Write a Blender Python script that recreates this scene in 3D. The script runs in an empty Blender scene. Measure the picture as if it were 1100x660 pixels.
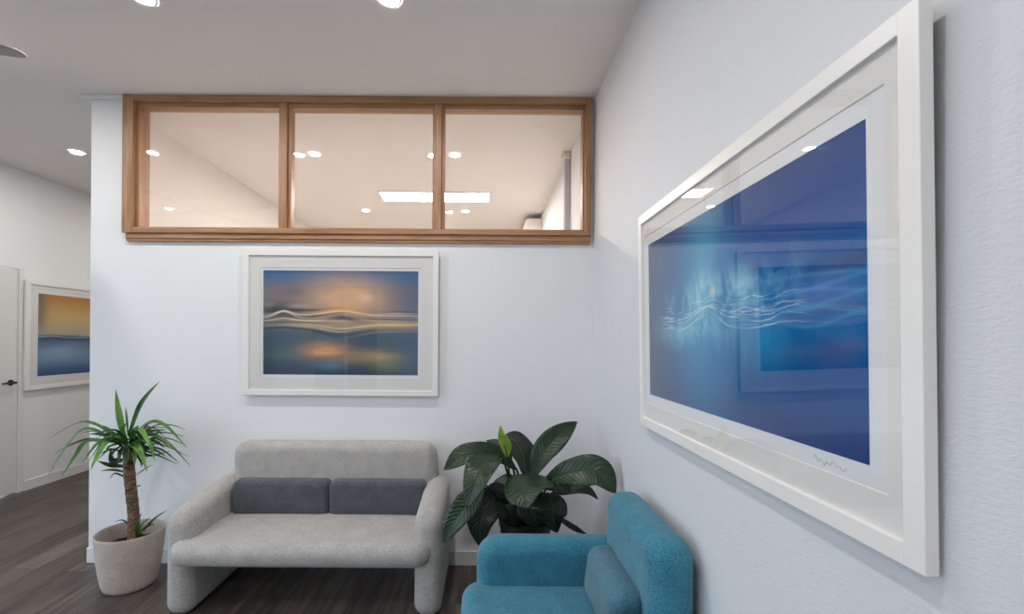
import bpy, bmesh, math, random
from mathutils import Vector, Matrix

scene = bpy.context.scene
COL = scene.collection
PI = math.pi

# ------------------------------------------------------------------ camera
F = 490.0                      # focal length in pixels of the 1100x660 frame
EYE = 1.446                    # eye height
PX, PY = 520.0, 366.0          # vanishing point of the room's depth direction
ROLL = 0.007
D = 2.94                       # distance to the partition wall
XR = 0.70                      # right wall
XL = -4.32                     # left wall
H = 3.0                        # ceiling height
XE = -2.54                     # free end of the partition wall

cam_data = bpy.data.cameras.new('camera')
cam = bpy.data.objects.new('camera', cam_data)
COL.objects.link(cam)
cam_data.sensor_fit = 'HORIZONTAL'
cam_data.sensor_width = 36.0
cam_data.lens = F / 1100.0 * 36.0
cam_data.shift_x = (550.0 - PX) / 1100.0
cam_data.shift_y = (PY - 330.0) / 1100.0
cam_data.clip_start = 0.02
cam.matrix_world = Matrix.Translation((0, 0, EYE)) @ Matrix.Rotation(PI / 2, 4, 'X') @ Matrix.Rotation(ROLL, 4, 'Z')
scene.camera = cam


def P(x, y, Y):
    """world point at depth Y seen at photo pixel (x, y)"""
    u, v = x - PX, PY - y
    ut, vt = u - ROLL * v, v + ROLL * u
    return Vector((ut * Y / F, Y, EYE + vt * Y / F))


# ------------------------------------------------------------------ world, exposure
world = bpy.data.worlds.new('world')
scene.world = world
world.use_nodes = True
bg = world.node_tree.nodes['Background']
bg.inputs[0].default_value = (0.66, 0.82, 1.0, 1)
bg.inputs[1].default_value = 2.1
scene.view_settings.view_transform = 'Standard'
scene.view_settings.look = 'None'
scene.view_settings.gamma = 1.0
scene.view_settings.use_curve_mapping = False
scene.view_settings.exposure = 0.68
DOWNLIGHT_STRENGTH = 390.0
BACKROOM_STRENGTH = 120.0
PANEL_STRENGTH = 36.0


# ------------------------------------------------------------------ node helpers
def srgb(r, g, b):
    def f(c):
        c /= 255.0
        return c / 12.92 if c <= 0.04045 else ((c + 0.055) / 1.055) ** 2.4
    return (f(r), f(g), f(b), 1.0)


class S:
    """a scalar socket with arithmetic"""
    def __init__(self, nt, s):
        self.nt, self.s = nt, s

    def op(self, kind, *others):
        n = self.nt.nodes.new('ShaderNodeMath')
        n.operation = kind
        self.nt.links.new(self.s, n.inputs[0])
        for i, o in enumerate(others):
            if isinstance(o, S):
                self.nt.links.new(o.s, n.inputs[i + 1])
            else:
                n.inputs[i + 1].default_value = o
        return S(self.nt, n.outputs[0])

    def __add__(self, o): return self.op('ADD', o)
    def __sub__(self, o): return self.op('SUBTRACT', o)
    def __mul__(self, o): return self.op('MULTIPLY', o)
    def __truediv__(self, o): return self.op('DIVIDE', o)
    __radd__ = __add__
    __rmul__ = __mul__
    def __rsub__(self, o): return (self * -1.0) + o
    def sin(self): return self.op('SINE')
    def exp(self): return self.op('EXPONENT')
    def pow(self, p): return self.op('POWER', p)
    def abs(self): return self.op('ABSOLUTE')
    def clamp(self): return self.op('MAXIMUM', 0.0).op('MINIMUM', 1.0)
    def sq(self): return self * self


def gauss(u, c, w):
    t = (u - c) / w
    return (t * t * -1.0).exp()


def smooth(u, a, b):
    n = u.nt.nodes.new('ShaderNodeMapRange')
    n.interpolation_type = 'SMOOTHSTEP'
    u.nt.links.new(u.s, n.inputs[0])
    n.inputs[1].default_value = a
    n.inputs[2].default_value = b
    return S(u.nt, n.outputs[0])


def new_mat(name, color=(0.8, 0.8, 0.8, 1), rough=0.5, spec=0.5, metal=0.0):
    m = bpy.data.materials.new(name)
    m.use_nodes = True
    b = m.node_tree.nodes['Principled BSDF']
    b.inputs['Base Color'].default_value = color
    b.inputs['Roughness'].default_value = rough
    b.inputs['Specular IOR Level'].default_value = spec
    b.inputs['Metallic'].default_value = metal
    return m, m.node_tree, b


def node(nt, kind, **kw):
    n = nt.nodes.new(kind)
    for k, v in kw.items():
        setattr(n, k, v)
    return n


def tex_coord(nt, which='Object', scale=(1, 1, 1)):
    tc = nt.nodes.new('ShaderNodeTexCoord')
    mp = nt.nodes.new('ShaderNodeMapping')
    mp.inputs['Scale'].default_value = scale
    nt.links.new(tc.outputs[which], mp.inputs[0])
    return mp.outputs[0]


def noise(nt, vec, scale, detail=3.0, rough=0.5, dist=0.0):
    n = nt.nodes.new('ShaderNodeTexNoise')
    nt.links.new(vec, n.inputs['Vector'])
    n.inputs['Scale'].default_value = scale
    n.inputs['Detail'].default_value = detail
    n.inputs['Roughness'].default_value = rough
    n.inputs['Distortion'].default_value = dist
    return S(nt, n.outputs[0])


def mixc(nt, fac, a, b, blend='MIX'):
    n = nt.nodes.new('ShaderNodeMix')
    n.data_type = 'RGBA'
    n.blend_type = blend
    if isinstance(fac, S):
        nt.links.new(fac.s, n.inputs[0])
    else:
        n.inputs[0].default_value = fac
    for v, i in ((a, 6), (b, 7)):
        if isinstance(v, tuple):
            n.inputs[i].default_value = v
        else:
            nt.links.new(v, n.inputs[i])
    return n.outputs[2]


def ramp(nt, fac, stops, interp='EASE'):
    n = nt.nodes.new('ShaderNodeValToRGB')
    n.color_ramp.interpolation = interp
    e = n.color_ramp.elements
    while len(e) < len(stops):
        e.new(0.5)
    for el, (p, c) in zip(e, stops):
        el.position = p
        el.color = c
    nt.links.new(fac.s, n.inputs[0])
    return n.outputs[0]


def bump(nt, b, height, strength, dist=0.001):
    n = nt.nodes.new('ShaderNodeBump')
    n.inputs['Strength'].default_value = strength
    n.inputs['Distance'].default_value = dist
    nt.links.new(height.s, n.inputs['Height'])
    nt.links.new(n.outputs[0], b.inputs['Normal'])


# ------------------------------------------------------------------ materials
def mat_wall(name, color, strength=0.35, scale=(55, 55, 110)):
    m, nt, b = new_mat(name, color, 0.62, 0.3)
    v = tex_coord(nt, 'Object', scale)
    h = noise(nt, v, 1.0, 4, 0.6, 0.4)
    v2 = tex_coord(nt, 'Object', (5, 5, 5))
    h2 = noise(nt, v2, 1.0, 2, 0.5)
    bump(nt, b, h + h2 * 1.5, strength, 0.0022)
    return m


WALL = mat_wall('wall_paint', srgb(242, 242, 242), 0.25)
WALL_R = mat_wall('rolled_wall_paint', srgb(224, 225, 227), 0.75, (60, 60, 150))
WALL_WARM = mat_wall('office_wall_paint', srgb(238, 233, 226), 0.2)
CEIL = mat_wall('ceiling_paint', srgb(240, 236, 233), 0.06, (20, 20, 20))
WHITE, _, _ = new_mat('white_gloss_paint', srgb(238, 238, 237), 0.35)
DOORW, _, _ = new_mat('door_paint', srgb(232, 231, 229), 0.4)
FRAMEW, _, _ = new_mat('white_frame_lacquer', srgb(244, 241, 236), 0.35)
MATW, _, _ = new_mat('mat_board', srgb(236, 233, 229), 0.9, 0.1)
PAPER, _, _ = new_mat('print_paper', srgb(236, 237, 238), 0.7, 0.2)
BROWN, _, _ = new_mat('backing_board', srgb(112, 86, 62), 0.8)
BLACK, _, _ = new_mat('black_metal', srgb(22, 22, 23), 0.35)
BLACKPOT, _, _ = new_mat('black_plastic', srgb(20, 20, 21), 0.4)
PLASTIC, _, _ = new_mat('white_plastic', srgb(232, 226, 214), 0.45)
GREYPL, _, _ = new_mat('grey_plastic', srgb(196, 190, 192), 0.5)
TAUPE, _, _ = new_mat('fan_blade_taupe', srgb(168, 158, 152), 0.6)
CHROME, _, _ = new_mat('brushed_metal', srgb(190, 190, 190), 0.3, 0.5, 1.0)
INK, _, _ = new_mat('pencil_mark', srgb(150, 150, 152), 0.8)
CONCRETE, _, _ = new_mat('paving', srgb(150, 150, 148), 0.9)
BOUNCE_FLOOR = new_mat('pale_bounce_floor', srgb(208, 200, 190), 0.95, 0.1)[0]  # kept pale so the hidden office floor bounces light upwards
DARKSOIL, _, _ = new_mat('dark_soil', srgb(34, 28, 24), 0.95, 0.1)  # one even, very dark brown
SEAM, _, _ = new_mat('piping_thread', srgb(196, 196, 194), 0.8)


def mat_floor():
    m, nt, b = new_mat('grey_oak_laminate', srgb(90, 82, 78), 0.42, 0.4)
    tc = nt.nodes.new('ShaderNodeTexCoord')
    sep = nt.nodes.new('ShaderNodeSeparateXYZ')
    nt.links.new(tc.outputs['Object'], sep.inputs[0])
    x, y = S(nt, sep.outputs[0]), S(nt, sep.outputs[1])
    pw, pl = 0.185, 1.3
    row = (x / pw).op('FLOOR')
    fx = (x / pw).op('FRACT')
    off = (row * 12.9898).sin().op('MULTIPLY', 43758.5).op('FRACT')
    yy = y / pl + off
    colm = yy.op('FLOOR')
    fy = yy.op('FRACT')
    rnd = ((row * 78.233 + colm * 37.719).sin() * 43758.5).op('FRACT')
    # grain stretched along the plank
    cmb = nt.nodes.new('ShaderNodeCombineXYZ')
    nt.links.new((x * 26.0 + rnd * 31.0).s, cmb.inputs[0])
    nt.links.new((y * 1.6 + rnd * 7.0).s, cmb.inputs[1])
    g = noise(nt, cmb.outputs[0], 1.0, 6, 0.65, 0.6)
    cmb2 = nt.nodes.new('ShaderNodeCombineXYZ')
    nt.links.new((x * 90.0).s, cmb2.inputs[0])
    nt.links.new((y * 4.0).s, cmb2.inputs[1])
    g2 = noise(nt, cmb2.outputs[0], 1.0, 3, 0.6)
    tone = (g * 0.75 + g2 * 0.25 + rnd * 0.16 - 0.08)
    c = ramp(nt, tone, [(0.3, srgb(54, 46, 42)), (0.5, srgb(92, 82, 75)), (0.72, srgb(132, 120, 110))], 'LINEAR')
    seam = (fx.op('LESS_THAN', 0.012)).op('MAXIMUM', fy.op('LESS_THAN', 0.0025))
    c = mixc(nt, seam * 0.6, c, srgb(40, 35, 33))
    nt.links.new(c, b.inputs['Base Color'])
    nt.links.new((g * 0.2 + 0.34).s, b.inputs['Roughness'])
    bump(nt, b, g * 0.4 + g2 * 0.3 - seam * 1.0, 0.35, 0.0008)
    return m


FLOOR = mat_floor()


def mat_oak(name, axis):
    m, nt, b = new_mat(name, srgb(176, 128, 92), 0.42, 0.4)
    sc = [38, 38, 38]
    sc[axis] = 2.2
    v = tex_coord(nt, 'Object', tuple(sc))
    g = noise(nt, v, 1.0, 6, 0.62, 0.8)
    sc2 = [160, 160, 160]
    sc2[axis] = 6
    g2 = noise(nt, tex_coord(nt, 'Object', tuple(sc2)), 1.0, 3, 0.6)
    c = ramp(nt, g * 0.7 + g2 * 0.3, [(0.32, srgb(140, 98, 66)), (0.5, srgb(174, 130, 94)), (0.7, srgb(198, 156, 120))], 'LINEAR')
    nt.links.new(c, b.inputs['Base Color'])
    bump(nt, b, g2, 0.2, 0.0006)
    return m


OAK_X = mat_oak('oak_along', 0)
OAK_Z = mat_oak('oak_upright', 2)


def mat_fabric(name, dark, light, scale=260.0, strength=0.6):
    m, nt, b = new_mat(name, light, 0.95, 0.15)
    b.inputs['Sheen Weight'].default_value = 0.25
    b.inputs['Sheen Roughness'].default_value = 0.5
    v = tex_coord(nt, 'Object')
    n1 = noise(nt, v, scale, 3, 0.7)
    n2 = noise(nt, v, scale * 2.6, 2, 0.6)
    n3 = noise(nt, v, 14.0, 2, 0.5)
    t = n1 * 0.6 + n2 * 0.4 + n3 * 0.12 - 0.06
    c = ramp(nt, t, [(0.36, dark), (0.62, light)], 'LINEAR')
    nt.links.new(c, b.inputs['Base Color'])
    bump(nt, b, n1 + n2 * 0.5, strength, 0.002)
    return m


GREY_FAB = mat_fabric('light_grey_boucle', srgb(138, 133, 129), srgb(214, 209, 204), 225, 0.8)
CHAR_FAB = mat_fabric('charcoal_weave', srgb(52, 55, 61), srgb(106, 109, 116), 215)
TEAL_FAB = mat_fabric('teal_weave', srgb(14, 82, 106), srgb(84, 158, 180), 230, 0.8)
TEAL_DIM = mat_fabric('dusty_teal_weave', srgb(36, 84, 104), srgb(96, 142, 160), 230, 0.8)


def mat_pot():
    m, nt, b = new_mat('speckled_stone_pot', srgb(170, 155, 146), 0.85, 0.2)
    v = tex_coord(nt, 'Object')
    n1 = noise(nt, v, 150, 4, 0.7)
    n2 = noise(nt, v, 11, 3, 0.6)
    c = ramp(nt, n1 * 0.75 + n2 * 0.25, [(0.34, srgb(172, 158, 147)), (0.52, srgb(200, 186, 175)), (0.68, srgb(226, 214, 204))], 'LINEAR')
    nt.links.new(c, b.inputs['Base Color'])
    bump(nt, b, n1, 0.4, 0.002)
    return m


def mat_bark():
    m, nt, b = new_mat('yucca_bark', srgb(120, 90, 66), 0.9, 0.1)
    v = tex_coord(nt, 'Object', (26, 26, 60))
    n1 = noise(nt, v, 1.0, 5, 0.7, 1.0)
    c = ramp(nt, n1, [(0.35, srgb(70, 54, 44)), (0.52, srgb(128, 104, 84)), (0.7, srgb(172, 148, 122))], 'LINEAR')
    nt.links.new(c, b.inputs['Base Color'])
    bump(nt, b, n1, 0.9, 0.008)
    return m


def mat_soil():
    m, nt, b = new_mat('potting_soil', srgb(60, 45, 36), 0.95, 0.1)
    n1 = noise(nt, tex_coord(nt), 90, 4, 0.7)
    c = ramp(nt, n1, [(0.35, srgb(34, 25, 20)), (0.65, srgb(96, 74, 58))], 'LINEAR')
    nt.links.new(c, b.inputs['Base Color'])
    bump(nt, b, n1, 1.0, 0.01)
    return m


def mat_leaf(name, dark, light, vein=True, rough=0.38):
    m, nt, b = new_mat(name, light, rough, 0.5)
    tc = nt.nodes.new('ShaderNodeTexCoord')
    sep = nt.nodes.new('ShaderNodeSeparateXYZ')
    nt.links.new(tc.outputs['UV'], sep.inputs[0])
    u, v = S(nt, sep.outputs[0]), S(nt, sep.outputs[1])
    a = (u - 0.5).abs() * 2.0
    if vein:
        w = ((v * 95.0 - a * 16.0).sin() * 0.5 + 0.5)
        mid = gauss(a, 0.0, 0.045)
        n1 = noise(nt, tc.outputs['Object'], 25, 3, 0.5)
        c = ramp(nt, n1 * 0.6 + w * 0.10 + 0.13, [(0.25, dark), (0.75, light)], 'LINEAR')
        c = mixc(nt, mid * 0.25, c, srgb(80, 114, 62))
        bump(nt, b, w * 0.6 - mid * 1.5, 0.55, 0.004)
    else:
        n1 = noise(nt, tc.outputs['Object'], 14, 3, 0.5)
        stripes = ((a * 22.0).sin() * 0.5 + 0.5)
        c = ramp(nt, n1 * 0.8 + stripes * 0.12 + 0.04, [(0.25, dark), (0.75, light)], 'LINEAR')
        bump(nt, b, stripes, 0.25, 0.001)
    nt.links.new(c, b.inputs['Base Color'])
    return m


POT = mat_pot()
BARK = mat_bark()
SOIL = mat_soil()
YUC_A = mat_leaf('yucca_green', srgb(30, 66, 26), srgb(92, 142, 60), False)
YUC_B = mat_leaf('yucca_dark_green', srgb(20, 48, 24), srgb(58, 96, 50), False)
YUC_C = mat_leaf('yucca_bright_green', srgb(62, 112, 36), srgb(122, 172, 66), False)
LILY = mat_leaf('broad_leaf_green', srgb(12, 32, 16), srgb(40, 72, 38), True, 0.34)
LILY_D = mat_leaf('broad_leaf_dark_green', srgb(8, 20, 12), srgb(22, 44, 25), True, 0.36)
BUD = mat_leaf('young_leaf_green', srgb(110, 152, 50), srgb(176, 206, 88), False)
STEM = mat_leaf('stem_green', srgb(14, 32, 16), srgb(38, 62, 32), False)


def mat_glass(name='clear_glass', f0=0.036):
    m = bpy.data.materials.new(name)
    m.use_nodes = True
    nt = m.node_tree
    nt.nodes.clear()
    out = nt.nodes.new('ShaderNodeOutputMaterial')
    tr = nt.nodes.new('ShaderNodeBsdfTransparent')
    tr.inputs[0].default_value = (0.995, 0.995, 0.995, 1)
    gl = nt.nodes.new('ShaderNodeBsdfGlossy')
    gl.inputs['Roughness'].default_value = 0.0
    gl.inputs[0].default_value = (1, 1, 1, 1)
    geo = nt.nodes.new('ShaderNodeNewGeometry')
    dp = nt.nodes.new('ShaderNodeVectorMath')
    dp.operation = 'DOT_PRODUCT'
    nt.links.new(geo.outputs['Normal'], dp.inputs[0])
    nt.links.new(geo.outputs['Incoming'], dp.inputs[1])
    c = S(nt, dp.outputs['Value']).abs()
    fr = (1.0 - c).clamp().pow(5.0) * (1 - f0) + f0
    mx = nt.nodes.new('ShaderNodeMixShader')
    nt.links.new(fr.s, mx.inputs[0])
    nt.links.new(tr.outputs[0], mx.inputs[1])
    nt.links.new(gl.outputs[0], mx.inputs[2])
    nt.links.new(mx.outputs[0], out.inputs[0])
    return m


GLASS = mat_glass()


def mat_emit(name, color, strength):
    m = bpy.data.materials.new(name)
    m.use_nodes = True
    nt = m.node_tree
    nt.nodes.clear()
    out = nt.nodes.new('ShaderNodeOutputMaterial')
    e = nt.nodes.new('ShaderNodeEmission')
    e.inputs[0].default_value = color
    e.inputs[1].default_value = strength
    nt.links.new(e.outputs[0], out.inputs[0])
    return m


LED_COOL = mat_emit('neutral_white_led', (1.0, 0.97, 0.945, 1), DOWNLIGHT_STRENGTH)
LED_WARM = mat_emit('warm_white_led', (1.0, 0.88, 0.80, 1), BACKROOM_STRENGTH)
LED_PANEL = mat_emit('panel_led', (1.0, 0.90, 0.84, 1), PANEL_STRENGTH)


# ---- printed artwork (abstract seascapes), painted by nodes over the print's UV
def art_base(name):
    m, nt, b = new_mat(name, (0.5, 0.5, 0.5, 1), 0.8, 0.05)
    tc = nt.nodes.new('ShaderNodeTexCoord')
    sep = nt.nodes.new('ShaderNodeSeparateXYZ')
    nt.links.new(tc.outputs['UV'], sep.inputs[0])
    return m, nt, b, tc.outputs['UV'], S(nt, sep.outputs[0]), S(nt, sep.outputs[1])


def uvnoise(nt, uv, sx, sy, detail=3, rough=0.55, dist=0.0, off=0.0):
    mp = nt.nodes.new('ShaderNodeMapping')
    mp.inputs['Scale'].default_value = (sx, sy, 1)
    mp.inputs['Location'].default_value = (off, off * 1.7, off)
    nt.links.new(uv, mp.inputs[0])
    return noise(nt, mp.outputs[0], 1.0, detail, rough, dist)


def art_sunset():
    m, nt, b, uv, u, v = art_base('sunset_wave_print')
    n = uvnoise(nt, uv, 2.2, 4.5, 3, 0.5, 0.3)
    n2 = uvnoise(nt, uv, 3.0, 9.0, 3, 0.5, 0.3, 5.0)
    n3 = uvnoise(nt, uv, 4.0, 16.0, 4, 0.6, 0.5, 9.0)
    vv = v + (n - 0.5) * 0.12
    c = ramp(nt, vv, [(0.0, srgb(38, 62, 84)), (0.18, srgb(50, 80, 98)), (0.40, srgb(58, 88, 110)),
                      (0.50, srgb(112, 118, 126)), (0.62, srgb(146, 130, 126)), (0.82, srgb(128, 124, 134)),
                      (0.94, srgb(76, 116, 158)), (1.0, srgb(52, 96, 146))], 'EASE')
    k = (n * 1.6 - 0.1).clamp()
    c = mixc(nt, (gauss(u, 0.52, 0.26) * gauss(v, 0.74, 0.2) * (k + 0.4)).clamp(), c, srgb(226, 180, 140))
    c = mixc(nt, gauss(u, 0.66, 0.05) * gauss(v, 0.745, 0.04) * 0.8, c, srgb(244, 210, 178))
    c = mixc(nt, (gauss(u, 0.10, 0.16) * gauss(v, 0.62, 0.08) * 0.95 * (n2 + 0.4)).clamp(), c, srgb(54, 58, 74))
    c = mixc(nt, (gauss(u, 0.20, 0.10) * gauss(v, 0.80, 0.06) * 0.5 * (n2 + 0.4)).clamp(), c, srgb(88, 90, 108))
    c = mixc(nt, gauss(u, 0.23, 0.08) * gauss(v, 0.66, 0.02) * 0.6, c, srgb(190, 180, 166))
    c = mixc(nt, gauss(u, 0.03, 0.05) * gauss(v, 0.67, 0.025) * 0.6, c, srgb(150, 160, 150))
    c = mixc(nt, (gauss(u, 0.97, 0.12) * 0.6), c, srgb(74, 104, 140))
    c = mixc(nt, (gauss(u, 0.42, 0.16) * gauss(v + (u - 0.42) * 0.10, 0.22, 0.085) * (n2 * 2.0)).clamp(), c, srgb(222, 164, 112))
    c = mixc(nt, (gauss(u, 0.72, 0.16) * gauss(v, 0.18, 0.07) * (n2 * 1.4)).clamp(), c, srgb(196, 164, 116))
    c = mixc(nt, gauss(u, 0.80, 0.12) * gauss(v, 0.10, 0.06) * 0.5, c, srgb(140, 152, 100))
    c = mixc(nt, gauss(u, 0.43, 0.10) * gauss(v, 0.09, 0.05) * 0.6, c, srgb(92, 150, 172))
    c = mixc(nt, gauss(u, 0.14, 0.14) * gauss(v, 0.19, 0.05) * 0.4, c, srgb(96, 128, 110))
    hump = gauss(u, 0.50, 0.15)
    hump0 = gauss(u, 0.13, 0.07)
    w = (u * 9.0).sin() * 0.006
    c = mixc(nt, (gauss(v - hump * 0.02, 0.49, 0.055) * 0.7 * smooth(u, -0.1, 0.4) * (n3 * 1.4)).clamp(), c, srgb(232, 192, 132))
    c = mixc(nt, (gauss(v - hump * 0.055, 0.585, 0.022) * gauss(u, 0.46, 0.13) * 1.0).clamp(), c, srgb(250, 178, 84))
    lines = [(0.610, 0.04, 0.0, 0.012, srgb(52, 60, 78), 0.9, 0.22, 0.2), (0.565, 0.055, 0.04, 0.006, srgb(248, 226, 184), 1.0, 0.5, 0.5),
             (0.550, 0.05, 0.01, 0.010, srgb(62, 74, 90), 0.85, 0.28, 0.2), (0.545, 0.02, 0.055, 0.007, srgb(238, 226, 196), 0.9, 0.1, 0.14),
             (0.530, 0.035, 0.0, 0.007, srgb(86, 96, 108), 0.7, 0.8, 0.25), (0.515, 0.01, 0.02, 0.006, srgb(240, 222, 180), 0.8, 0.3, 0.35),
             (0.500, -0.005, 0.0, 0.007, srgb(70, 84, 98), 0.7, 0.2, 0.3), (0.480, -0.03, -0.01, 0.009, srgb(240, 212, 160), 0.95, 0.7, 0.35),
             (0.462, -0.04, 0.0, 0.008, srgb(212, 186, 146), 0.7, 0.4, 0.3), (0.440, -0.055, 0.01, 0.014, srgb(50, 76, 98), 0.9, 0.2, 0.4),
             (0.412, -0.045, 0.0, 0.007, srgb(150, 160, 146), 0.5, 0.75, 0.2), (0.585, 0.0, 0.03, 0.006, srgb(226, 214, 190), 0.7, 0.86, 0.14),
             (0.600, -0.02, 0.0, 0.010, srgb(66, 72, 90), 0.6, 0.9, 0.12)]
    for y0, h1, h0, wd, colr, st, uc, us in lines:
        yk = hump * h1 + hump0 * h0 + w + (n - 0.5) * 0.035 + y0
        c = mixc(nt, ((((v - yk) / wd).sq() * -1.0).exp() * st * gauss(u, uc, us) * (n3 * 1.7 + 0.35)).clamp(), c, colr)
    yk = hump * 0.06 + 0.488
    c = mixc(nt, (((v - yk) / 0.024).sq() * -1.0).exp() * gauss(u, 0.52, 0.11) * 0.95, c, srgb(38, 62, 84))
    nt.links.new(c, b.inputs['Base Color'])
    return m


def art_blue():
    m, nt, b, uv, u, v = art_base('blue_wave_print')
    n = uvnoise(nt, uv, 2.0, 3.0, 3, 0.5, 0.4)
    nf = uvnoise(nt, uv, 9.0, 3.0, 5, 0.6, 0.9, 3.0)
    nd = uvnoise(nt, uv, 30.0, 12.0, 4, 0.65, 1.2, 8.0)
    nv = uvnoise(nt, uv, 16.0, 2.0, 4, 0.6, 0.3, 2.0)
    c = ramp(nt, v + (n - 0.5) * 0.1, [(0.0, srgb(0, 58, 124)), (0.22, srgb(0, 84, 148)), (0.5, srgb(0, 108, 172)),
                                        (0.75, srgb(0, 84, 156)), (1.0, srgb(0, 74, 138))])
    c = mixc(nt, gauss(u, 0.0, 0.24) * 0.85, c, srgb(56, 80, 122))
    c = mixc(nt, (gauss(u, 0.42, 0.18) * gauss(v, 0.48, 0.5) * 0.95 * (nv + 0.25)).clamp(), c, srgb(44, 156, 204))
    c = mixc(nt, (gauss(u, 0.43, 0.10) * gauss(v, 0.80, 0.3) * 0.5), c, srgb(84, 178, 208))
    c = mixc(nt, (gauss(u, 0.70, 0.08) * gauss(v, 0.36, 0.12) * nv * 1.4).clamp(), c, srgb(30, 150, 204))
    c = mixc(nt, (gauss(v, 0.60, 0.035) * smooth(u, 0.72, 1.0) * 0.65), c, srgb(36, 50, 100))
    c = mixc(nt, (gauss(v, 0.46, 0.014) * smooth(u, 0.7, 0.95) * 0.5), c, srgb(74, 92, 148))
    c = mixc(nt, (gauss(u, 0.93, 0.05) * gauss(v, 0.31, 0.04) * 0.4), c, srgb(84, 74, 130))
    c = mixc(nt, (gauss(u, 0.9, 0.1) * gauss(v, 0.53, 0.035) * 0.55), c, srgb(0, 96, 190))
    hill = gauss(u, 0.45, 0.08)
    yl = hill * 0.035 + (u * 17.0).sin() * 0.009 + (u * 41.0).sin() * 0.004 + 0.478
    up = (gauss(v - yl, 0.09, 0.10) * (nf * 5.0 - 2.1).clamp() * gauss(u, 0.50, 0.24)).clamp()
    c = mixc(nt, (up * 1.2).clamp(), c, srgb(156, 220, 234))
    dn = (gauss(v - yl, -0.075, 0.075) * ((nd * 0.5 + nv * 0.5) * 3.6 - 1.3).clamp() * gauss(u, 0.36, 0.24)).clamp()
    c = mixc(nt, dn * 0.95, c, srgb(140, 216, 230))
    c = mixc(nt, gauss(u, 0.49, 0.016) * gauss(v, 0.60, 0.025) * 0.8, c, srgb(220, 226, 204))
    env = smooth(u, 0.06, 0.2) * (1.0 - smooth(u, 0.72, 0.9))
    for i in range(15):
        o = (i - 7) * 0.0066
        yk = yl + (u * (33.0 + 2.1 * i) + i * 0.7).sin() * 0.0045 + (nd - 0.5) * 0.016 + hill * (0.03 - 0.0035 * i) + o * (1.0 + 0.5 * math.sin(i))
        seg = (((u * (6.0 + i * 1.3) + i * 2.1).sin() * 0.5 + 0.5) * (nf * 3.0 - 0.9)).clamp()
        c = mixc(nt, ((((v - yk) / 0.0021).sq() * -1.0).exp() * env * seg).clamp(), c, srgb(226, 246, 248))
    for i in range(6):
        yk = (u * (10.0 + i * 2.3) + i).sin() * 0.018 + (n - 0.5) * 0.08 + 0.57 - i * 0.028
        c = mixc(nt, ((((v - yk) / 0.008).sq() * -1.0).exp() * smooth(u, 0.66, 0.85) * 0.35 * (nf + 0.4)).clamp(), c, srgb(80, 170, 220))
    nt.links.new(c, b.inputs['Base Color'])
    return m


def art_amber():
    m, nt, b, uv, u, v = art_base('amber_sky_print')
    n = uvnoise(nt, uv, 2.5, 5.0, 3, 0.5, 0.3)
    vv = v + (n - 0.5) * 0.08
    c = ramp(nt, vv, [(0.0, srgb(62, 92, 142)), (0.22, srgb(116, 150, 186)), (0.40, srgb(84, 116, 160)),
                      (0.47, srgb(64, 88, 122)), (0.51, srgb(186, 180, 160)), (0.70, srgb(218, 186, 130)),
                      (1.0, srgb(196, 138, 66))])
    c = mixc(nt, gauss(u, 0.0, 0.09) * smooth(v, 0.4, 0.75) * 0.75, c, srgb(96, 98, 88))
    c = mixc(nt, (gauss(v, 0.3, 0.09) * gauss(u, 0.3, 0.25) * (n * 2.0 - 0.3)).clamp(), c, srgb(176, 196, 212))
    for y0, wd, colr in ((0.475, 0.008, srgb(172, 196, 210)), (0.455, 0.01, srgb(52, 74, 106)), (0.49, 0.006, srgb(70, 90, 116))):
        yk = (u * 11.0).sin() * 0.012 + (n - 0.5) * 0.05 + y0
        c = mixc(nt, (((v - yk) / wd).sq() * -1.0).exp() * 0.7, c, colr)
    nt.links.new(c, b.inputs['Base Color'])
    return m


ART_SUN, ART_BLUE, ART_AMBER = art_sunset(), art_blue(), art_amber()


# ------------------------------------------------------------------ mesh helpers
def finish(name, bm, mats, parent=None, smooth_shade=False, angle=None):
    bmesh.ops.recalc_face_normals(bm, faces=bm.faces)
    me = bpy.data.meshes.new(name)
    bm.to_mesh(me)
    bm.free()
    for m in (mats if isinstance(mats, (list, tuple)) else [mats]):
        me.materials.append(m)
    if smooth_shade:
        me.shade_smooth()
        if angle is not None:
            me.set_sharp_from_angle(angle=math.radians(angle))
    o = bpy.data.objects.new(name, me)
    COL.objects.link(o)
    if parent is not None:
        o.parent = parent
    return o


def box(bm, x0, x1, y0, y1, z0, z1, bev=0.0, mi=0):
    vs = [bm.verts.new(p) for p in ((x0, y0, z0), (x1, y0, z0), (x1, y1, z0), (x0, y1, z0),
                                     (x0, y0, z1), (x1, y0, z1), (x1, y1, z1), (x0, y1, z1))]
    fs = []
    for q in ((0, 3, 2, 1), (4, 5, 6, 7), (0, 1, 5, 4), (1, 2, 6, 5), (2, 3, 7, 6), (3, 0, 4, 7)):
        f = bm.faces.new([vs[i] for i in q])
        f.material_index = mi
        fs.append(f)
    if bev > 0:
        es = list({e for f in fs for e in f.edges})
        bmesh.ops.bevel(bm, geom=es, offset=bev, segments=2, affect='EDGES', profile=0.5)
    return fs


def boxes(name, lst, mat, parent=None, bev=0.0):
    bm = bmesh.new()
    for b in lst:
        box(bm, *b, bev=bev)
    return finish(name, bm, mat, parent)


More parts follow.
